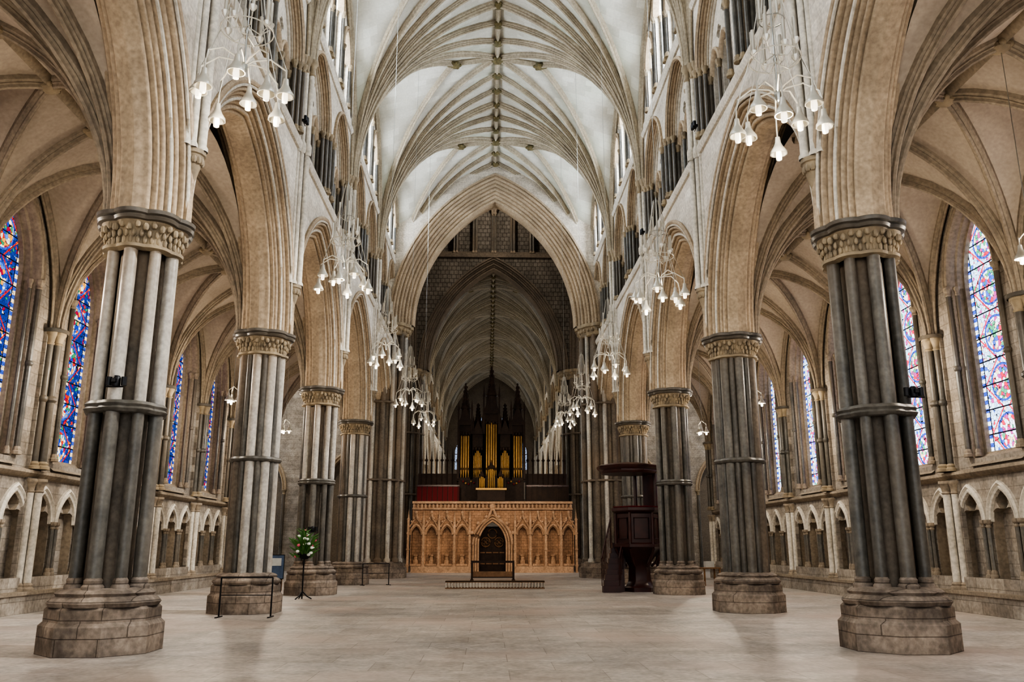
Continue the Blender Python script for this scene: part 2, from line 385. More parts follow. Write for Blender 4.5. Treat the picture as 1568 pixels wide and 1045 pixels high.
def arc3(P,E,H,n,z0):
    d=math.hypot(E[0]-P[0],E[1]-P[1])
    if H>=d:
        R=(d*d+H*H)/(2*d); am=math.acos((R-d)/R)
        hz=[(R-R*cos(am*i/n),R*sin(am*i/n)) for i in range(n+1)]
    else: hz=[(d*(1-cos(pi/2*i/n)),H*sin(pi/2*i/n)) for i in range(n+1)]
    return [(P[0]+(E[0]-P[0])*h/d,P[1]+(E[1]-P[1])*h/d,z0+z) for h,z in hz]
def ribsweep(b,pts,mat,w=.12,h=.28):
    prof=[(-w,.06),(-w,-.06),(-w*.62,-.10),(-w*.75,-h*.55),(-w*.35,-h*.62),(-w*.38,-h*.88),(0,-h),(w*.38,-h*.88),(w*.35,-h*.62),(w*.75,-h*.55),(w*.62,-.10),(w,-.06),(w,.06)]
    P=[Vector(p) for p in pts]; rows=[]; side=Vector((P[-1].y-P[0].y,-(P[-1].x-P[0].x),0)).normalized()
    for i,p in enumerate(P):
        t=(P[min(i+1,len(P)-1)]-P[max(i-1,0)]).normalized(); rows.append((p,side.cross(t).normalized()))
    if rows[-1][1].z<0: rows=[(p,-n) for p,n in rows]
    ref=rows[-1][1]; fixed=[]
    for p,n in rows[::-1]:
        if n.dot(ref)<0: n=-n
        ref=n; fixed.append((p,n))
    b.grid([[tuple(p+side*u+n*v) for u,v in prof] for p,n in fixed],mat)
def quarter(b,P,C,z0,Hc,drop,mat,na=16,nt=12):
    dx,dy=C[0]-P[0],C[1]-P[1]; rows=[]
    for i in range(na+1):
        th=pi/2*i/na; ux,uy=cos(th),sin(th)
        k=min(abs(dx)/ux if ux>1e-6 else 1e9, abs(dy)/uy if uy>1e-6 else 1e9)
        ex,ey=P[0]+math.copysign(ux*k,dx),P[1]+math.copysign(uy*k,dy)
        rows.append(arc3(P,(ex,ey),Hc-drop*abs(ex-C[0])/abs(dx),nt,z0))
    b.grid(rows,mat)

def make_ceiling(web='web',rib='rib'):
    b=MB(); z0=15.5; Hc=8.1; drop=.9; sx0=PX-.68
    for sx in(-1,1):
        for sy in(-1,1):
            P=(sx*sx0,sy*HB); quarter(b,P,(0,0),z0,Hc,drop,web)
            def H(x): return Hc-drop*abs(x)/sx0
            T=[(0,sy*HB*(1-k/3)) for k in range(4)]+[(sx*1.95,0)]
            for k,(tx,ty) in enumerate(T):
                if k==0 and sy>0: continue
                ribsweep(b,arc3(P,(tx,ty),H(tx),16,z0-.02),rib,.15 if k==0 else .10,.30 if k==0 else .24)
            ribsweep(b,[(p[0]-sx*.05,p[1],p[2]) for p in arc3(P,(sx*sx0,0),H(sx0),14,z0)],rib,.14,.24)
    zr=z0+Hc
    prof=[(-.12,.05),(-.12,-.1),(-.07,-.14),(-.05,-.22),(0,-.26),(.05,-.22),(.07,-.14),(.12,-.1),(.12,.05)]
    b.grid([[(u,y,zr+v) for u,v in prof] for y in(-HB,HB)],rib)
    b.grid([[(x,u,zr-drop*abs(x)/sx0+v) for u,v in prof] for x in(-1.95,0,1.95)],rib)
    for k in range(-3,3):
        y=k*HB/3*.999
        r=.26 if k==0 else .2
        b.blob((0,y,zr-.24),(r,r,.14),'boss',10,6)
        for j in range(6):
            t=j*pi/3; b.blob((r*.8*cos(t),y+r*.8*sin(t),zr-.23),(.09,.09,.08),'boss')
    for x in(-1.95,1.95):
        b.blob((x,0,zr-.5),(.26,.26,.14),'boss',10,6)
        for j in range(6):
            t=j*pi/3; b.blob((x+.22*cos(t),.22*sin(t),zr-.5),(.1,.1,.08),'boss')
        b.blob((x*1.12,0,zr-.5),(.16,.12,.1),'boss')
    return b.mesh('vault_bay')
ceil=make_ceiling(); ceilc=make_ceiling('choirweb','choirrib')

WZ0,WZS,WC=3.95,8.35,1.5
def make_aisle():
    b=MB(); D=-AW
    for s0 in(-HB/2,HB/2):
        b.panel([(s0-HB/2,3.3),(s0+HB/2,3.3),(s0+HB/2,11.4),(s0-HB/2,11.4)],[ahole(s0,WA+.12,WC,WZ0-.15,WZS,10)],BAY,D,'aisle',D-.42,'aislearch')
        b.panel([(s0-HB/2,3.3),(s0+HB/2,3.3),(s0+HB/2,11.4),(s0-HB/2,11.4)],[ahole(s0,WA,WC,WZ0,WZS,10)],BAY,D-.30,'aislearch',D-.45)
        b.arch(s0,WA+.16,WC,WZS,[(.26,D),(.26,D+.08),(.18,D+.12),(.12,D+.03),(.08,D+.12),(.0,D+.1),(-.04,D),(-.03,D-.1),(-.09,D-.15),(-.1,D-.3)],BAY,'aislearch',12)
        for k in(-1,1):
            b.shaft(D+.06,s0+k*(WA+.22),WZ0-.1,WZS+.05,.07,'marble','aislearch',8)
            b.shaft(D-.12,s0+k*(WA+.1),WZ0-.1,WZS+.05,.05,'marble_m','aislearch',8)
            b.lathe(D+.06,s0+k*(WA+.22),[(.07,6.1),(.11,6.15),(.11,6.2),(.07,6.25)],'marble',8)
        b.add([(D+.1,s0-1.1,3.6),(D+.1,s0+1.1,3.6),(D-.35,s0+1.1,WZ0),(D-.35,s0-1.1,WZ0)],[(0,1,2,3)],'aislearch')
    z,h,dd=3.32,.24,.2
    b.grid([[(D,-HB,z),(D,HB,z)],[(D+dd*.6,-HB,z+.03),(D+dd*.6,HB,z+.03)],[(D+dd,-HB,z+h*.5),(D+dd,HB,z+h*.5)],[(D+dd,-HB,z+h*.8),(D+dd,HB,z+h*.8)],[(D,-HB,z+h),(D,HB,z+h)]],'aislearch')
    N=6; sp=L/N
    hs=[trefoil(-HB+sp*(k+.5),.50,.85,2.25) for k in range(N)]
    b.panel([(-HB,.8),(HB,.8),(HB,3.36),(-HB,3.36)],hs,BAY,D+.02,'aisle',D-.25,'aislearch')
    b.panel([(-HB,.4),(HB,.4),(HB,3.4),(-HB,3.4)],[],BAY,D-.24,'aisle')
    for k in range(N):
        s0=-HB+sp*(k+.5)
        b.arch(s0,.50,.38,2.2,[(.17,D+.02),(.17,D+.09),(.11,D+.12),(.06,D+.06),(.03,D+.1),(-.02,D+.08),(-.04,D)],BAY,'pale',8)
    for k in range(N+1):
        s0=-HB+sp*k
        if k in(0,3,6): continue
        for ds in(-.1,.1): b.shaft(D+.1,s0+ds,.85,2.25,.055,'marble_m','aislearch',8)
    b.box(D-.1,D+.45,-HB,HB,0,.5,'aisle'); b.box(D-.1,D+.5,-HB,HB,.44,.52,'aislearch'); b.box(D-.1,D+.2,-HB,HB,.5,.85,'aisle')
    for s0 in(-HB,0):
        for dx,ds,r,m in((.26,0,.10,'marble'),(.14,.17,.085,'marble'),(.14,-.17,.085,'marble')):
            b.shaft(D+dx,s0+ds,.52,3.3,r,'pale','aislearch',10); b.shaft(D+dx,s0+ds,3.55,ZS,r,m,'cap',10)
            b.lathe(D+dx,s0+ds,[(r,5.3),(r*1.5,5.36),(r*1.5,5.42),(r,5.48)],'marble',10)
        b.box(D-.02,D+.1,s0-.3,s0+.3,.5,ZS,'aisle')
        b.lathe(D+.12,s0,[(.34,ZS-.02),(.36,ZS),(.36,ZS+.08),(.3,ZS+.1),(.001,ZS+.1)],'marble',12)
    wallm=b.mesh('aisle_bay'); b=MB()
    cx=-3.2; H=4.05; z0=ZS
    for sy in(-1,1):
        P=(-.55,sy*HB); quarter(b,P,(cx,0),z0,H,0,'aisleweb',14,10)
        for t in((cx,sy*HB),(cx,sy*HB/2),(cx,0),(-1.9,0)):
            if abs(t[1])==HB and sy>0 : continue
            ribsweep(b,arc3(P,t,H,12,z0-.02),'aislearch',.11,.23)
        P=(D+.1,sy*HB); quarter(b,P,(cx,sy*HB/2),z0,H,0,'aisleweb',12,10)
        for t in((cx,sy*HB),(cx,sy*HB/2)):
            if abs(t[1])==HB and sy>0: continue
            ribsweep(b,arc3(P,t,H,12,z0-.02),'aislearch',.11,.23)
        ribsweep(b,arc3(P,(D+.1,sy*HB/2),H,10,z0),'aislearch',.1,.2)
        P=(D+.1,0); quarter(b,P,(cx,sy*HB/2),z0,H,0,'aisleweb',12,10)
        ribsweep(b,arc3(P,(cx,sy*HB/2),H,12,z0-.02),'aislearch',.11,.23)
        ribsweep(b,arc3(P,(D+.1,sy*HB/2),H,10,z0),'aislearch',.1,.2)
    ribsweep(b,arc3((D+.1,0),(cx,0),H,12,z0-.02),'aislearch',.11,.23)
    prof=[(-.11,.05),(-.11,-.1),(-.04,-.2),(0,-.24),(.04,-.2),(.11,-.1),(.11,.05)]
    b.grid([[(cx+u,y,z0+H+v) for u,v in prof] for y in(-HB,HB)],'aislearch')
    b.grid([[(x,u,z0+H+v) for u,v in prof] for x in(-.6,cx)],'aislearch')
    for y in(-HB,-HB/2,0,HB/2): 
        b.blob((cx,y,z0+H-.22),(.2,.2,.12),'cap',9,5)
        for j in range(5): b.blob((cx+.17*cos(j*1.257),y+.17*sin(j*1.257),z0+H-.2),(.08,.08,.07),'cap')
    return wallm,b.mesh('aisle_vault_bay')
aisle,aislev=make_aisle()

def glassmesh(a,z0,z1,mat):
    b=MB(); b.add([(0,-a,z0),(0,a,z0),(0,a,z1),(0,-a,z1)],[(0,1,2,3)],mat); return b.mesh('glass')
gL=glassmesh(WA+.05,WZ0-.1,10.8,'glassL'); gR=glassmesh(WA+.05,WZ0-.1,10.8,'glassR')
def clermesh(mat):
    b=MB()
    for s0,a,z1 in((-1.85,.6,20.8),(0,.72,22.2),(1.85,.6,20.8)):
        b.add([(0,s0-a,18),(0,s0+a,18),(0,s0+a,z1),(0,s0-a,z1)],[(0,1,2,3)],mat)
    return b.mesh('clerestory_glass')
gC=clermesh('glassC'); gD=clermesh('glassD')
wn=0
for y in NB:
    inst('wall_north',bay,(-PX,y,0)); inst('wall_south',bay,(PX,y,0),pi)
    inst('wall_north_aisle',aisle,(-PX,y,0)); inst('wall_south_aisle',aisle,(PX,y,0),pi)
    inst('ceiling_aisle',aislev,(-PX,y,0)); inst('ceiling_aisle',aislev,(PX,y,0),pi)
    inst('ceiling',ceil,(0,y,0))
    for sx in(-1,1):
        wn+=1; inst('window_%d'%wn,gC,(sx*(PX+.28),y,0))
        for s0 in(-HB/2,HB/2):
            wn+=1; inst('window_%d'%wn,gL if sx<0 else gR,(sx*(PX+AW+.42),y+s0,0))
for k in range(5):
    y=YE+.9+HB+L*k
    inst('wall_choir_north',bay,(-PX+.3,y,0),0,None,(1,1,.93)); inst('wall_choir_south',bay,(PX-.3,y,0),pi,None,(1,1,.93))
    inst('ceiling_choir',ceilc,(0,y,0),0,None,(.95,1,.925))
    for sx in(-1,1):
        wn+=1; inst('window_%d'%wn,gD,(sx*(PX-.02),y,0),0,None,(1,1,.93))
    if k<4:
        for sx in(-1,1): inst('choir_pier',pierA,(sx*(PX-.3),y+HB,0))
b=MB(); yy=YE+.9+5*L
EW=((-3.7,10.5,12.5),(-1.25,9,15.5),(1.25,9,15.5),(3.7,10.5,12.5))
b.panel([(-7,0),(7,0),(7,23.5),(-7,23.5)],[ahole(s0,.6,1.2,z0,z1) for s0,z0,z1 in EW],lambda s,z,d:(s,yy-d,z),0,'darkarch',-.6)
for s0,z0,z1 in EW:
    b.box(s0-.06,s0+.06,yy+.2,yy+.3,z0,z1+1.5,'darkarch')
    for q in range(1,8): b.box(s0-.7,s0+.7,yy+.2,yy+.3,z0+q*.9,z0+q*.9+.08,'darkarch')
inst('wall_east',b.mesh('wall_east'))
wn+=1
g=MB(); g.add([(0,-5,8.9),(0,5,8.9),(0,5,19.5),(0,-5,19.5)],[(0,1,2,3)],'glassE'); inst('window_%d'%wn,g.mesh('east_glass'),(0,yy+.5,0),pi/2)

# ------------------------------------------------------------------ crossing
def make_cross(W,dt,mat,wmat,lantern,n=7,top=24.4):
    b=MB(); mf=lambda s,z,d:(s,-d,z); a=4.6; c=3.98; zs=13.8
    pr=rolls(W,dt,.35,n,.11); pr=[(W+.1,dt),(W+.1,dt+.1),(W,dt+.1)]+pr+[(-.04,.2),(-.06,0)]; pr=pr+[(o,-d) for o,d in pr[::-1]]
    b.arch(0,a,c,zs,pr,mf,mat,22)
    HWc=PX
    pts=[(p,q) for p,q in arcpts(a,c,zs,W,22)]
    out=[(-HWc,top),(HWc,top),(HWc,zs)]+pts[::-1]+[(-HWc,zs)]
    b.panel(out,[],mf,dt,wmat); b.panel(out,[],mf,-dt,wmat)
    if lantern:
        b.box(-HWc,HWc,-dt-.15,dt+.15,22.1,22.4,'darkarch')
        hs=[ahole(-4.9+1.4*k,.5,.5,22.6,25.6,6) for k in range(8)]
        b.panel([(-HWc,22.4),(HWc,22.4),(HWc,31),(-HWc,31)],hs,mf,dt-.1,'darkarch',dt-.7)
        b.panel([(-HWc,22.4),(HWc,22.4),(HWc,31),(-HWc,31)],[],mf,dt-.75,'diaper')
        for k in range(8):
            s0=-4.9+1.4*k
            b.arch(s0,.5,.5,25.6,[(.15,dt-.1),(.13,dt),(.05,dt+.02),(0,dt-.1)],mf,'aislearch',6)
            for q in(-.6,.6): b.shaft(s0+q,-dt,22.45,25.6,.07,'marble_m','aislearch',8)
    return b.mesh('crossing_arch')
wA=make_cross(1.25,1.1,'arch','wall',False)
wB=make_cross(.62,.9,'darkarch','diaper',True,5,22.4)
inst('crossing_arch_west',wA,(0,YC,0))
inst('crossing_arch_east',wB,(0,YE,0))
mid=(YC+YE)/2
inst('crossing_arch_north',wB,(-PX,mid,0),pi/2); inst('crossing_arch_south',wB,(PX,mid,0),-pi/2)
b=MB(); b.box(-PX,PX,YC+1.1,YE,30.9,31.2,'darkarch'); b.panel([(-PX,24),(PX,24),(PX,31),(-PX,31)],[],lambda s,z,d:(s,YC+1.1,z),0,'diaper')
inst('ceiling_crossing',b.mesh('c'))
def make_cpier(m1,m2):
    b=MB()
    b.lathe(0,0,[(0.001,0),(1.75,0),(1.75,.5),(1.62,.58),(1.62,.75),(1.5,.85)],'plinth',8,pi/8)
    b.lobed(0,0,[(.8,1.16,.08),(13.2,1.16,.08)],m2,n=16,seg=160)
    for k in range(16):
        t=k*pi/8+pi/16; r=.12 if k%2 else .15; x,y=1.3*cos(t),1.3*sin(t)
        b.lathe(x,y,[(r*1.6,.8),(r*1.6,.95),(r,1.05),(r,13.2)],m1 if k%2 else m2,10)
    for z in(5.0,9.2): b.lobed(0,0,[(z,1.3,.05),(z+.04,1.44,.06),(z+.12,1.44,.06),(z+.16,1.3,.05)],m2,n=16,seg=128)
    b.lobed(0,0,[(13.1,1.3,.06),(13.15,1.42,.06),(13.2,1.3,.06),(13.6,1.5,.08),(13.62,1.6,.08),(13.8,1.62,.08),(13.8,0,0)],'cap',n=16,seg=128)
    for k in range(32):
        t=k*pi/16; b.blob((1.45*cos(t),1.45*sin(t),13.48),(.12,.12,.13),'cap')
    return b.mesh('crossing_pier')
cp1=make_cpier('marble_l','core'); cp2=make_cpier('marble','darkarch')
for sx in(-1,1):
    inst('crossing_pier',cp1,(sx*(PX-.1),YC,0)); inst('crossing_pier',cp2,(sx*(PX-.1),YE+.3,0))
for sx,nm in((-1,'north'),(1,'south')):
    b=MB(); y0=YC-.3
    xa,xb=sorted((sx*12.6,sx*24)); b.panel([(xa,0),(xb,0),(xb,24),(xa,24)],[],lambda s,z,d:(s,y0,z),0,'wall')
    inst('wall_transept_west_'+nm,b.mesh('t')); b=MB()
    xa,xb=sorted((sx*7.9,sx*12.6)); b.panel([(xa,11.3),(xb,11.3),(xb,24),(xa,24)],[],lambda s,z,d:(s,y0,z),0,'wall')
    inst('wall_transept_upper_'+nm,b.mesh('t')); b=MB(); y1=YE+1
    xa,xb=sorted((sx*7.9,sx*24))
    hs=[ahole(sx*10.4,1.3,1.5,0.1,5.5),ahole(sx*16,1.3,1.5,.1,5.5),ahole(sx*10.4,.8,1.5,13,18),ahole(sx*16,.8,1.5,13,18)]
    b.panel([(xa,0),(xb,0),(xb,24),(xa,24)],hs,lambda s,z,d:(s,y1-d,z),0,'aisle',-.6)
    b.panel([(xa,0),(xb,0),(xb,10),(xa,10)],[],lambda s,z,d:(s,y1+.6,z),0,'darkarch')
    for q in(10.4,16):
        b.arch(sx*q,1.3,1.5,5.5,[(.3,0),(.3,.1),(.2,.14),(.1,.02),(.05,.12),(0,.1),(-.05,-.2)],lambda s,z,d:(s,y1-d,z),'arch',10)
        for e in(-1,1): b.shaft(sx*q+e*1.45,y1-.08,0,5.5,.1,'marble')
    inst('wall_transept_east_'+nm,b.mesh('t')); b=MB()
    b.panel([(YC-.3,0),(YE+1,0),(YE+1,24),(YC-.3,24)],[ahole(mid+q,1.2,1.4,5,h) for q,h in((-3.6,15),(0,17),(3.6,15))],lambda s,z,d:(sx*24,s,z),0,'wall')
    inst('wall_transept_end_'+nm,b.mesh('t')); b=MB()
    xa,xb=sorted((sx*7.0,sx*24)); b.add([(xa,YC-.3,24),(xb,YC-.3,24),(xb,YE+1,24),(xa,YE+1,24)],[(0,1,2,3)],'web')
    inst('ceiling_transept_'+nm,b.mesh('t'))
    g=MB(); g.add([(0,-5,4.9),(0,5,4.9),(0,5,20),(0,-5,20)],[(0,1,2,3)],'glassD')
    wn+=1; inst('window_%d'%wn,g.mesh('tg'),(sx*24.2,mid,0))

b=MB(); b.box(-25,25,-12,101,-.3,0,'floor'); inst('floor',b.mesh('floor'))

# ------------------------------------------------------------------ choir screen
def make_screen():
    b=MB(); HWs=5.35; Hs=4.45; mf=lambda s,z,d:(s,-d,z)
    sp=1.02; ns=[]
    for sg in(-1,1):
        for k in range(4): ns.append(sg*(1.75+sp*.5-.1+sp*k-.15))
    hs=[ahole(s0,.36,.30,.55,2.35,7) for s0 in ns]+[ahole(0,.95,.7,0.02,1.75,10)]
    b.panel([(-HWs,0),(HWs,0),(HWs,Hs),(-HWs,Hs)],hs,mf,0,'screen',-.45,'screenm')
    b.panel([(-HWs,0),(HWs,0),(HWs,Hs),(-HWs,Hs)],[ahole(0,.9,.7,0.02,1.75,10)],mf,-.44,'screen',-1.6,'screenm')
    b.box(-HWs,-HWs+.01,0,1.8,0,Hs,'screen'); b.box(HWs-.01,HWs,0,1.8,0,Hs,'screen'); b.box(-HWs,HWs,0,2.4,Hs-.02,Hs+.04,'screenm')
    pr=[(.12,0),(.12,.12),(.05,.16),(0,.12),(-.02,.04),(-.05,.02),(-.06,-.2)]
    for s0 in ns:
        b.arch(s0,.36,.30,2.35,pr,mf,'screenm',8)
        for sg in(-1,1):
            pts=[(s0+sg*.46,2.5),(s0+sg*.42,2.85),(s0+sg*.24,3.15),(s0+sg*.08,3.35),(s0,3.75)]
            b.tube([mf(p,q,.12) for p,q in pts],.05,'screenm',6)
            for p,q in pts[1:4]: b.blob(mf(p+sg*.06,q+.04,.16),.07,'screenm')
        b.blob(mf(s0,3.78,.12),(.1,.08,.13),'screenm')
        b.lathe(s0,.2,[(.2,.55),(.2,.75),(.14,.8),(.12,1.0),(.18,1.05),(.18,1.12),(.001,1.12)],'screenm',8)
        b.box(s0-.36,s0+.36,-.1,.0,.42,.55,'screenm')
    eds=sorted(set([round(s-sp/2,2) for s in ns]+[round(s+sp/2,2) for s in ns]))
    for e in eds:
        b.box(e-.07,e+.07,-.22,0,0,3.3,'screenm')
        b.lathe(e,-.12,[(.1,3.3),(.11,3.35),(.06,3.4),(.001,4.0)],'screenm',6)
        for z in(.4,1.4,2.4): b.box(e-.10,e+.10,-.26,0,z,z+.1,'screenm')
    for off,d in((0,.1),(.16,.16),(.32,.12)):
        b.tube([mf(-.95-off,0.0,d)]+[mf(p,q,d) for p,q in arcpts(.95,.7,1.75,off,10)]+[mf(.95+off,0.0,d)],.07,'screenm',8)
    for sg in(-1,1):
        pts=[(sg*1.3,1.75),(sg*1.25,2.4),(sg*.85,3.0),(sg*.3,3.4),(0,4.1)]
        b.tube([mf(p,q,.2) for p,q in pts],.08,'screenm',6)
        for p,q in pts[1:4]: b.blob(mf(p+sg*.1,q+.08,.22),.12,'screenm')
    b.blob(mf(0,4.15,.2),(.17,.12,.2),'screenm')
    b.box(-HWs,HWs,-.2,.05,3.95,4.05,'screenm'); b.box(-HWs,HWs,-.25,.05,Hs-.12,Hs+.02,'screenm')
    n=42
    for k in range(n):
        s0=-HWs+.12+(2*HWs-.24)*k/(n-1)
        b.lathe(s0,-.18,[(.07,4.05),(.08,4.25),(.03,4.3),(.001,4.36)],'screenm',4)
    b.box(-HWs,-1.4,-.3,0,0,.4,'screenm'); b.box(1.4,HWs,-.3,0,0,.4,'screenm')
    return b.mesh('choir_screen')
YS=55.6
scr=inst('choir_screen',make_screen(),(0,YS,0),0,None,(.97,1,1))
b=MB()
b.box(-.9,.9,.75,.85,0,2.9,'wood'); 
for x in(-.85,-.45,0,.45,.85): b.box(x-.04,x+.04,.68,.76,0,2.6,'wood')
for x in(-.45,.45):
    b.tube([(x+.3*cos(t*pi/8),.66,1.9+.3*sin(t*pi/8)) for t in range(16)],.035,'oakrail',6,True)
    for q in range(4): b.tube([(x+.12*cos(q*pi/2)+.11*cos(t*pi/4),.66,1.9+.12*sin(q*pi/2)+.11*sin(t*pi/4)) for t in range(8)],.018,'oakrail',5,True)
b.tube([(.3*cos(t*pi/8),.66,2.45+.3*sin(t*pi/8)) for t in range(16)],.035,'oakrail',6,True)
for z in(.5,1.2): b.box(-.88,.88,.69,.76,z,z+.08,'oakrail')
inst('door_1',b.mesh('choir_door'),(0,YS,0),0,None,(.97,1,1))
b=MB()
for sg in(-1,1):
    x0,x1=sorted((sg*2.2,sg*5.0)); b.box(x0,x1,.3,.5,4.5,5.5,'red' if sg<0 else 'wood'); b.box(x0,x1,.24,.56,5.45,5.56,'mahog')
    for k in range(9): b.box(x0+.02+(x1-x0-.1)*k/8,x0+.06+(x1-x0-.1)*k/8,.22,.3,4.5,5.5,'wood')
    # back-choir screens
    for k in range(8):
        xx=x0+(x1-x0)*(k+.5)/8
        b.lathe(xx,1.6,[(.05,4.5),(.05,7.2),(.12,7.3),(.05,7.4),(.001,8.2)],'wood',6)
    b.box(x0,x1,1.58,1.66,4.5,6.4,'wood')
inst('gallery_front',b.mesh('gal'),(0,YS,0))

# ------------------------------------------------------------------ organ
def make_organ():
    b=MB()
    b.box(-2.2,2.2,0,1.6,4.5,6.0,'wood'); b.box(-2.3,2.3,-.08,1.6,5.9,6.1,'wood'); b.box(-2.25,2.25,-.04,1.6,4.5,4.7,'wood')
    for k in range(12): b.box(-2.15+.38*k,-2.09+.38*k,-.05,0,4.7,5.9,'wood')
    b.box(-2.1,2.1,.7,1.6,6,10,'wood')
    def spire(x,w,z0,h):
        b.box(x-w/2-.06,x+w/2+.06,-.3,.8,z0,z0+.22,'wood')
        b.add([(x-w/2,-.25,z0+.2),(x+w/2,-.25,z0+.2),(x,-.25,z0+.2+w*1.3),(x-w/2,.5,z0+.2),(x+w/2,.5,z0+.2),(x,.5,z0+.2+w*1.3)],[(0,1,2),(0,2,5,3),(1,4,5,2)],'wood')
        b.lathe(x,.1,[(w*.36,z0+.2),(w*.36,z0+.2+h*.3),(w*.42,z0+.2+h*.32),(w*.30,z0+.2+h*.4),(w*.05,z0+h*.95),(w*.1,z0+h*.96),(.001,z0+h)],'wood',8)
        for j in range(5):
            zz=z0+.2+h*(.42+.1*j); rr=w*(.30-.048*j)
            for q in range(4): b.blob((x+rr*cos(q*pi/2+pi/4),.1+rr*sin(q*pi/2+pi/4),zz),(.08,.08,.1),'wood',5,4)
        for sg in(-1,1):
            b.box(x+sg*w/2-.05,x+sg*w/2+.05,-.25,-.15,z0,z0+h*.35,'wood')
            b.lathe(x+sg*w/2,-.2,[(.09,z0+h*.35),(.07,z0+h*.37),(.001,z0+h*.6)],'wood',6)
    def comp(x,w,n,zt,curve,top):
        b.box(x-w/2-.08,x-w/2+.06,-.3,.7,6.0,top,'wood'); b.box(x+w/2-.06,x+w/2+.08,-.3,.7,6.0,top,'wood')
        r=(w-.12)/n/2*.88
        for k in range(n):
            u=(k+.5)/n*2-1; px=x+u*(w/2-.1); h=zt-curve*abs(u); py=-.0-.12*(1-u*u)
            b.lathe(px,py,[(r*.3,6.1),(r,6.55),(r,h),(r*.8,h),(r*.8,h-.1)],'gold',10)
            b.box(px-r*.4,px+r*.4,py-r-.01,py-r+.04,6.6,6.75,'wood')
        b.box(x-w/2,x+w/2,-.2,.1,zt+.02,top,'wood')
        for k in range(4): b.blob((x-w/2+w*(k+.5)/4,-.2,zt+.02),(.11,.08,.16),'wood',6,4)
    comp(-1.78,.85,4,9.0,.1,9.6); comp(1.78,.85,4,9.0,.1,9.6)
    comp(-.92,.80,6,8.0,.5,9.0); comp(.92,.80,6,8.0,.5,9.0)
    comp(0,1.0,5,9.8,.1,10.4)
    spire(-1.78,.9,9.6,3.0); spire(1.78,.9,9.6,3.0); spire(0,1.05,10.4,3.4); spire(-.92,.6,9.0,2.2); spire(.92,.6,9.0,2.2)
    b.box(-.9,.9,-1.5,-.5,4.5,5.3,'wood'); b.box(-1.0,1.0,-1.6,-.4,5.2,5.32,'gold')
    for x,w,h in((-.6,.4,6.1),(0,.5,6.6),(.6,.4,6.1)):
        for k in range(4): 
            px=x-w/2+w*(k+.5)/4; b.lathe(px,-1.45,[(.02,5.3),(.05,5.45),(.05,h-.1*abs(k-1.5)),(.03,h-.1*abs(k-1.5))],'gold',8)
        b.lathe(x,-1.35,[(w*.5,h),(w*.45,h+.1),(w*.1,h+.35),(.001,h+.6)],'wood',6)
    for x in(-.9,-.3,.3,.9): b.box(x-.03,x+.03,-1.5,-1.4,5.3,6.1,'wood')
    b.box(-.9,.9,-1.3,-.6,5.3,6.0,'wood')
    for sg in(-1,1):
        for k in range(5): b.blob((sg*(1.15+.18*k),-.15,5.75+.1*sin(k*2)),.07,'gold' if k%2 else 'red')
    return b.mesh('pipe_organ')
inst('pipe_organ',make_organ(),(-.1,YS+1.2,0),0,None,(1.0,1,1))

# ------------------------------------------------------------------ pulpit
def make_pulpit():
    b=MB(); m='mahog'
    b.lathe(0,0,[(.001,0),(.62,0),(.62,.15),(.5,.22),(.42,.4),(.40,.9),(.5,1.1),(.8,1.5),(.92,1.6),(.92,1.7),(.82,1.75),(.82,2.8),(.92,2.86),(.98,2.92),(.98,3.02),(.88,3.04)],m,6)
    for k in range(6):
        t=k*pi/3; x,y=.84*cos(t),.84*sin(t); b.lathe(x,y,[(.06,1.7),(.05,2.9)],m,8)
        b.tube([(.45*cos(t),.45*sin(t),.9),(.62*cos(t),.62*sin(t),1.05),(.85*cos(t),.85*sin(t),1.55)],.05,m,6)
        t2=t+pi/6; ux,uy=-sin(t2),cos(t2); r=.735
        pts=[(r*cos(t2)+ux*u,r*sin(t2)+uy*u,z) for u,z in((-.27,1.9),(.27,1.9),(.27,2.65),(-.27,2.65))]
        b.tube(pts,.025,m,6,True)
    b.lathe(0,0,[(.9,3.04),(.93,3.08),(.7,3.08),(.7,3.0)],'red',6)
    b.box(.35,.75,.55,.63,2.8,4.3,m); b.lathe(.78,.35,[(.08,.2),(.08,4.35)],m,8); b.lathe(.1,.85,[(.07,.8),(.07,4.35)],m,8)
    b.lathe(-.3,0,[(.001,4.3),(1.05,4.3),(1.1,4.36),(1.1,4.42),(1.22,4.5),(1.25,4.58),(1.12,4.62),(.6,4.70),(.2,4.74),(.001,4.76)],m,8,pi/8)
    for k in range(9):
        x=-.62-.07*k; y=.3-.16*k; z=1.75-.19*k
        b.box(x-.30,x+.30,y+.1,y+.45,0,z,m) if k>3 else b.box(x-.30,x+.30,y+.1,y+.45,z-.35,z,m)
    for sg in(-.32,.32):
        P=[(-.62-.07*k+sg,.55-.16*k,2.7-.19*k) for k in range(9)]; b.tube(P,.03,m,6)
        for k in range(9): b.tube([(P[k][0],P[k][1],P[k][2]-.95),P[k]],.018,m,6)
    return b.mesh('pulpit')
inst('pulpit',make_pulpit(),(5.35,32.2,0),0)

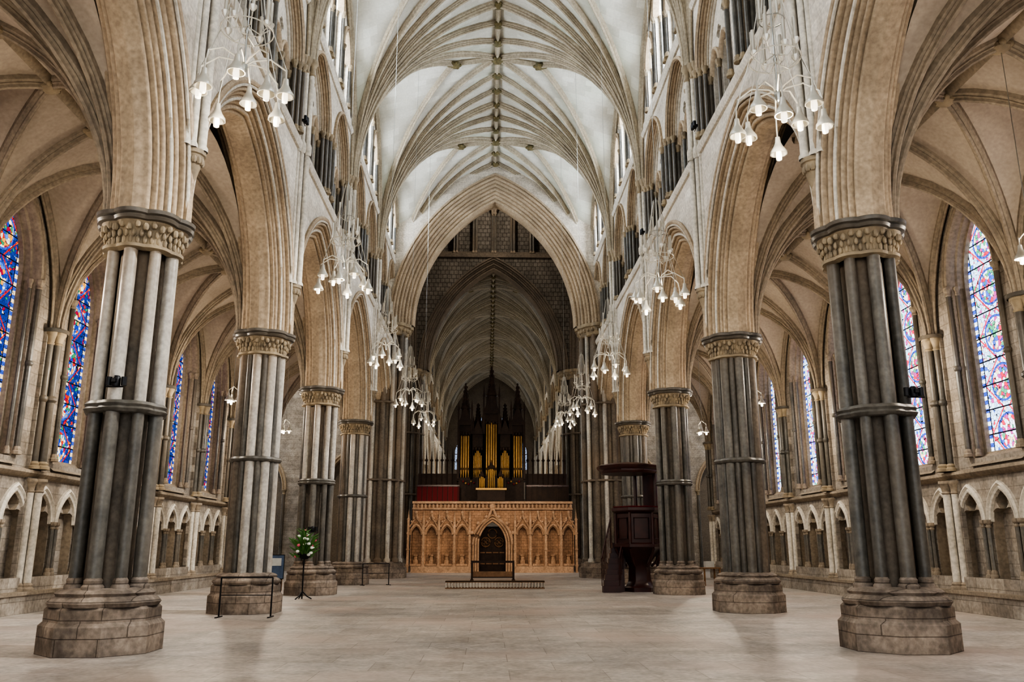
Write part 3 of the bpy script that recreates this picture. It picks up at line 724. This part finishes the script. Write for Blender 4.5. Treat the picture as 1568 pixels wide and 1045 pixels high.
# ------------------------------------------------------------------ chandeliers
def shade(b,x,y,z,up=False,s=1.0):
    sg=-1 if up else 1
    b.lathe(x,y,[(.012,z+sg*.42*s),(.012,z+sg*.28*s),(.035*s,z+sg*.27*s),(.045*s,z+sg*.18*s),(.07*s,z+sg*.12*s),(.12*s,z+sg*.04*s),(.125*s,z),(.11*s,z)],'shade',12)
    b.lathe(x,y,[(.04*s,z+sg*.05*s),(.045*s,z-sg*.02*s),(.04*s,z-sg*.09*s),(.001,z-sg*.11*s)],'bulb',8)
def make_chand(n=8,R=.56):
    b=MB()
    for k in range(n):
        t=2*pi*k/n+.3; x,y=R*cos(t),R*sin(t); zz=(0,.2,.06,.28)[k%4]
        if k%4==3: x*=.72; y*=.72
        shade(b,x,y,zz,False,.95)
        b.tube([(x,y,zz+.38),(x*.95,y*.95,.60),(x*.6,y*.6,.74),(x*.2,y*.2,.70),(0,0,.62)],.012,'shade',6)
        b.tube([(x,y,zz+.38),(x*.62,y*.62,1.15),(x*.30,y*.30,2.0),(x*.12,y*.12,2.55)],.007,'shade',5)
        t2=t+pi/n
        # upright candle tubes on a second tier
        x,y=.30*cos(t2),.30*sin(t2); hz=1.15+.12*(k%2)
        b.tube([(x,y,hz),(x,y,hz+.1),(x,y,hz+.42)],[.012,.026,.026],'shade',6)
        b.lathe(x,y,[(.01,hz),(.05,hz+.06),(.055,hz+.09),(.02,hz+.1)],'shade',8)
        b.tube([(x,y,hz),(x*.6,y*.6,hz-.12),(0,0,hz-.05)],.008,'shade',5)
        if k%2==0:
            x,y=.17*cos(t2),.17*sin(t2); b.tube([(x,y,1.75),(x,y,2.1)],.02,'shade',6); b.tube([(x,y,1.75),(0,0,1.65)],.008,'shade',5)
    b.tube([(.62*R*cos(2*pi*k/24),.62*R*sin(2*pi*k/24),1.15) for k in range(24)],.009,'shade',5,True)
    b.tube([(.17*cos(2*pi*k/18),.17*sin(2*pi*k/18),1.75) for k in range(18)],.008,'steel',5,True)
    b.lathe(0,0,[(.001,.5),(.03,.52),(.05,.62),(.015,.7),(.012,1.1),(.03,1.15),(.012,1.2),(.012,2.5),(.03,2.55),(.006,2.65)],'steel',8)
    b.tube([(0,0,2.5),(0,0,15.9)],.006,'steel',5)
    return b.mesh('chandelier')
ch=make_chand()
def lamp(name,kind,loc,energy,color,parent=None,size=.25,target=None,angle=60,blend=.6):
    d=bpy.data.lights.new(name,kind); d.energy=energy; d.color=color
    if kind=='AREA': d.size=size
    else: d.shadow_soft_size=size
    o=bpy.data.objects.new(name,d); COL.objects.link(o); o.location=loc
    if kind=='SPOT': d.spot_size=math.radians(angle); d.spot_blend=blend
    if target: o.rotation_euler=(Vector(target)-Vector(loc)).to_track_quat('-Z','Y').to_euler()
    if parent: o.parent=parent
    return o
for k,y in enumerate([c for c in NB if c>5]):
    for sx in(-1,1):
        z=(7.25 if sx<0 else 6.95) if y<40 else 7.6
        o=inst('chandelier',ch,(sx*3.6-.0,y,z),k*.7+sx,None,(1,1,1))
        lamp('bulb_light','POINT',(0,0,-.25),90,(1,.9,.75),o,.12)
for y in(66,82): lamp('choir_fill','POINT',(0,y,11),520,(1,.88,.7),None,.4)  # added fill lights without fittings, to lift the choir vault
lamp('lantern_fill','POINT',(0,mid,26.5),1000,(1,.92,.82),None,.5)  # added fill light, no fitting, to brighten the crossing lantern
b=MB()
for k in range(3):
    t=2*pi*k/3; shade(b,.2*cos(t),.2*sin(t),0); b.tube([(.2*cos(t),.2*sin(t),.38),(0,0,.55)],.012,'shade',5)
b.tube([(0,0,.5),(0,0,4.2)],.008,'steel',5)
pm=b.mesh('pendant_lamp')
for y in PYS[1:]:
    for sx in(-1,1):
        o=inst('pendant_lamp',pm,(sx*9.6,y,6.75)); lamp('bulb_light','POINT',(0,0,-.3),430,(1,.88,.72),o,.15)

b=MB(); b.lathe(0,0,[(.001,-.09),(.06,-.09),(.065,-.06),(.065,.06),(.045,.09),(.001,.09)],'black',10); b.box(-.03,.03,-.12,-.05,-.03,.03,'black')
for k in(-1,1): b.lathe(.12*k,0,[(.001,-.07),(.045,-.07),(.045,.07),(.001,.07)],'black',10)
b.tube([(-.14,-.06,-.1),(.14,-.06,-.1)],.014,'black')
sm=b.mesh('spotlight')
for x,y,z,r in((-PX+.10,PY0-.72,4.2,0),(PX+.35,PY0-.68,4.1,0),(-PX+.1,PY0+2*L-.72,2.2,0)):
    inst('spotlight',sm,(x,y,z),r)
for y in (6.1,14.2,22.3,30.4):
    for sx,E in((1,7000),(-1,1100)):
        o=inst('added_floodlight',sm,(sx*(PX-1.05),y-1.2,13.0),sx*pi/2)  # invented fixture on the triforium ledge, holder for the added beam
        lamp('added_flood_beam','SPOT',(sx*(PX-1.3),y-1.2,13.05),E,(1,.98,.95),None,.15,(-sx*PX,y,5.5),42,.8)  # added spot to brighten the piers across the nave
lamp('screen_wash','SPOT',(-3.6,46.0,7.2),1000,(1,.80,.60),None,.2,(0,YS,2.2),70,.7)
lamp('screen_wash','SPOT',(3.6,46.0,7.2),1000,(1,.80,.60),None,.2,(0,YS,2.2),70,.7)
lamp('organ_wash','SPOT',(0,48,7.0),300,(1,.85,.65),None,.2,(0,YS+1,8.5),30,.7)
for sx in(-1,1): lamp('transept_fill','POINT',(sx*14,mid,12),1100,(1,.92,.8),None,.5)  # added fill lights out of view, to brighten the transepts

# ------------------------------------------------------------------ small furniture
b=MB()
for y in(-.25,.25):
    b.box(-1.95,1.95,y-.03,y+.03,.24,.30,'oakrail'); b.box(-1.95,1.95,y-.03,y+.03,.0,.05,'oakrail')
    for k in range(33): b.box(-1.93+.12*k,-1.89+.12*k,y-.02,y+.02,.04,.25,'pale')
b.box(-1.95,1.95,-.28,.28,.27,.30,'oakrail')
inst('kneeling_rail',b.mesh('k'),(.0,34.5,0))
b=MB()
for x in(-1.0,1.0):
    b.box(x-.05,x+.05,-.05,.05,0,.95,'wood'); b.box(x-.08,x+.08,-.3,.3,0,.07,'wood')
b.box(-1.05,1.05,-.04,.04,.85,.95,'wood'); b.box(-1,1,-.03,.03,.2,.45,'oakrail'); b.box(-1,1,-.04,.04,.15,.2,'wood')
inst('barrier_bench',b.mesh('bb'),(-.05,42,0))
def rail(w):
    b=MB()
    for x in(-w/2,w/2): b.tube([(x,-.25,.01),(x,.25,.01)],.02,'black'); b.tube([(x,0,0),(x,0,.9)],.02,'black')
    b.tube([(-w/2,0,.9),(w/2,0,.9)],.018,'black'); b.tube([(-w/2,0,.5),(w/2,0,.5)],.012,'black')
    return b.mesh('rail')
inst('metal_barrier',rail(1.2),(-5.95,20.7,0)); inst('metal_barrier',rail(1.2),(-5.1,37.6,0),.5)
b=MB(); b.tube([(0,0,.02),(0,0,1.25)],.025,'black')
for k in range(3):
    t=k*2*pi/3; b.tube([(0,0,.25),(.15*cos(t),.15*sin(t),.1),(.3*cos(t),.3*sin(t),.02)],.02,'black')
b.lathe(0,0,[(.001,1.22),(.12,1.22),(.2,1.3),(.22,1.4),(.2,1.4)],'black',12)
for k in range(150):
    t=random.uniform(0,2*pi); r=random.uniform(0,.38); z=1.25+random.uniform(0,.95)*(1-r*.9)
    c=(r*cos(t),r*sin(t),z)
    if k%5==0: b.blob(c,(.06,.06,.045),'petal',8,4)
    elif k%19==0: b.blob(c,.05,'pink')
    else:
        e=(c[0]+.16*cos(t),c[1]+.16*sin(t),z+.1); b.tube([(0.2*c[0],.2*c[1],1.38),c,e],[.006,.035,.004],'green',5)
inst('flower_arrangement',b.mesh('flower'),(-6.1,27.6,0))
def board(w,h,z0,mat):
    b=MB(); b.box(-w/2,w/2,-.02,.02,z0,z0+h,mat); b.box(-w/2-.03,w/2+.03,-.015,.03,z0-.03,z0+h+.03,'black')
    for x in(-w/2+.05,w/2-.05): b.tube([(x,.02,0),(x,.02,z0)],.02,'black'); b.tube([(x,-.2,.02),(x,.2,.02)],.02,'black')
    b.box(-w/2+.08,w/2-.08,-.03,-.02,z0+h*.55,z0+h*.88,'paper')
    return b.mesh('board')
bd=board(.5,.8,.5,'blue')
inst('display_board',bd,(-7.9,31.5,0),.2)
b=MB()
b.box(-.4,.4,-.3,.3,.7,.75,'oakrail')
for x in(-.35,.35):
    for y in(-.25,.25): b.box(x-.03,x+.03,y-.03,y+.03,0,.7,'oakrail')
b.box(-.2,.2,-.1,.1,.75,1.0,'paper')
tb=b.mesh('leaflet_table'); inst('leaflet_table',tb,(-8.4,33,0),.2); inst('leaflet_table',tb,(9.2,37,0),.2)

# ------------------------------------------------------------------ world + camera
w=bpy.data.worlds.new('World'); scn.world=w; w.use_nodes=True
bg=w.node_tree.nodes['Background']; bg.inputs[0].default_value=(.90,.95,1,1); bg.inputs[1].default_value=3.3
cam=bpy.data.cameras.new('Camera'); co=bpy.data.objects.new('Camera',cam); COL.objects.link(co)
cam.sensor_width=36; cam.lens=29.5; cam.clip_end=300
co.location=(-.29,0,1.6); co.rotation_euler=(math.radians(90+13.8),0,math.radians(-1.6))
scn.camera=co
try: scn.view_settings.look='AgX - High Contrast'
except Exception: pass
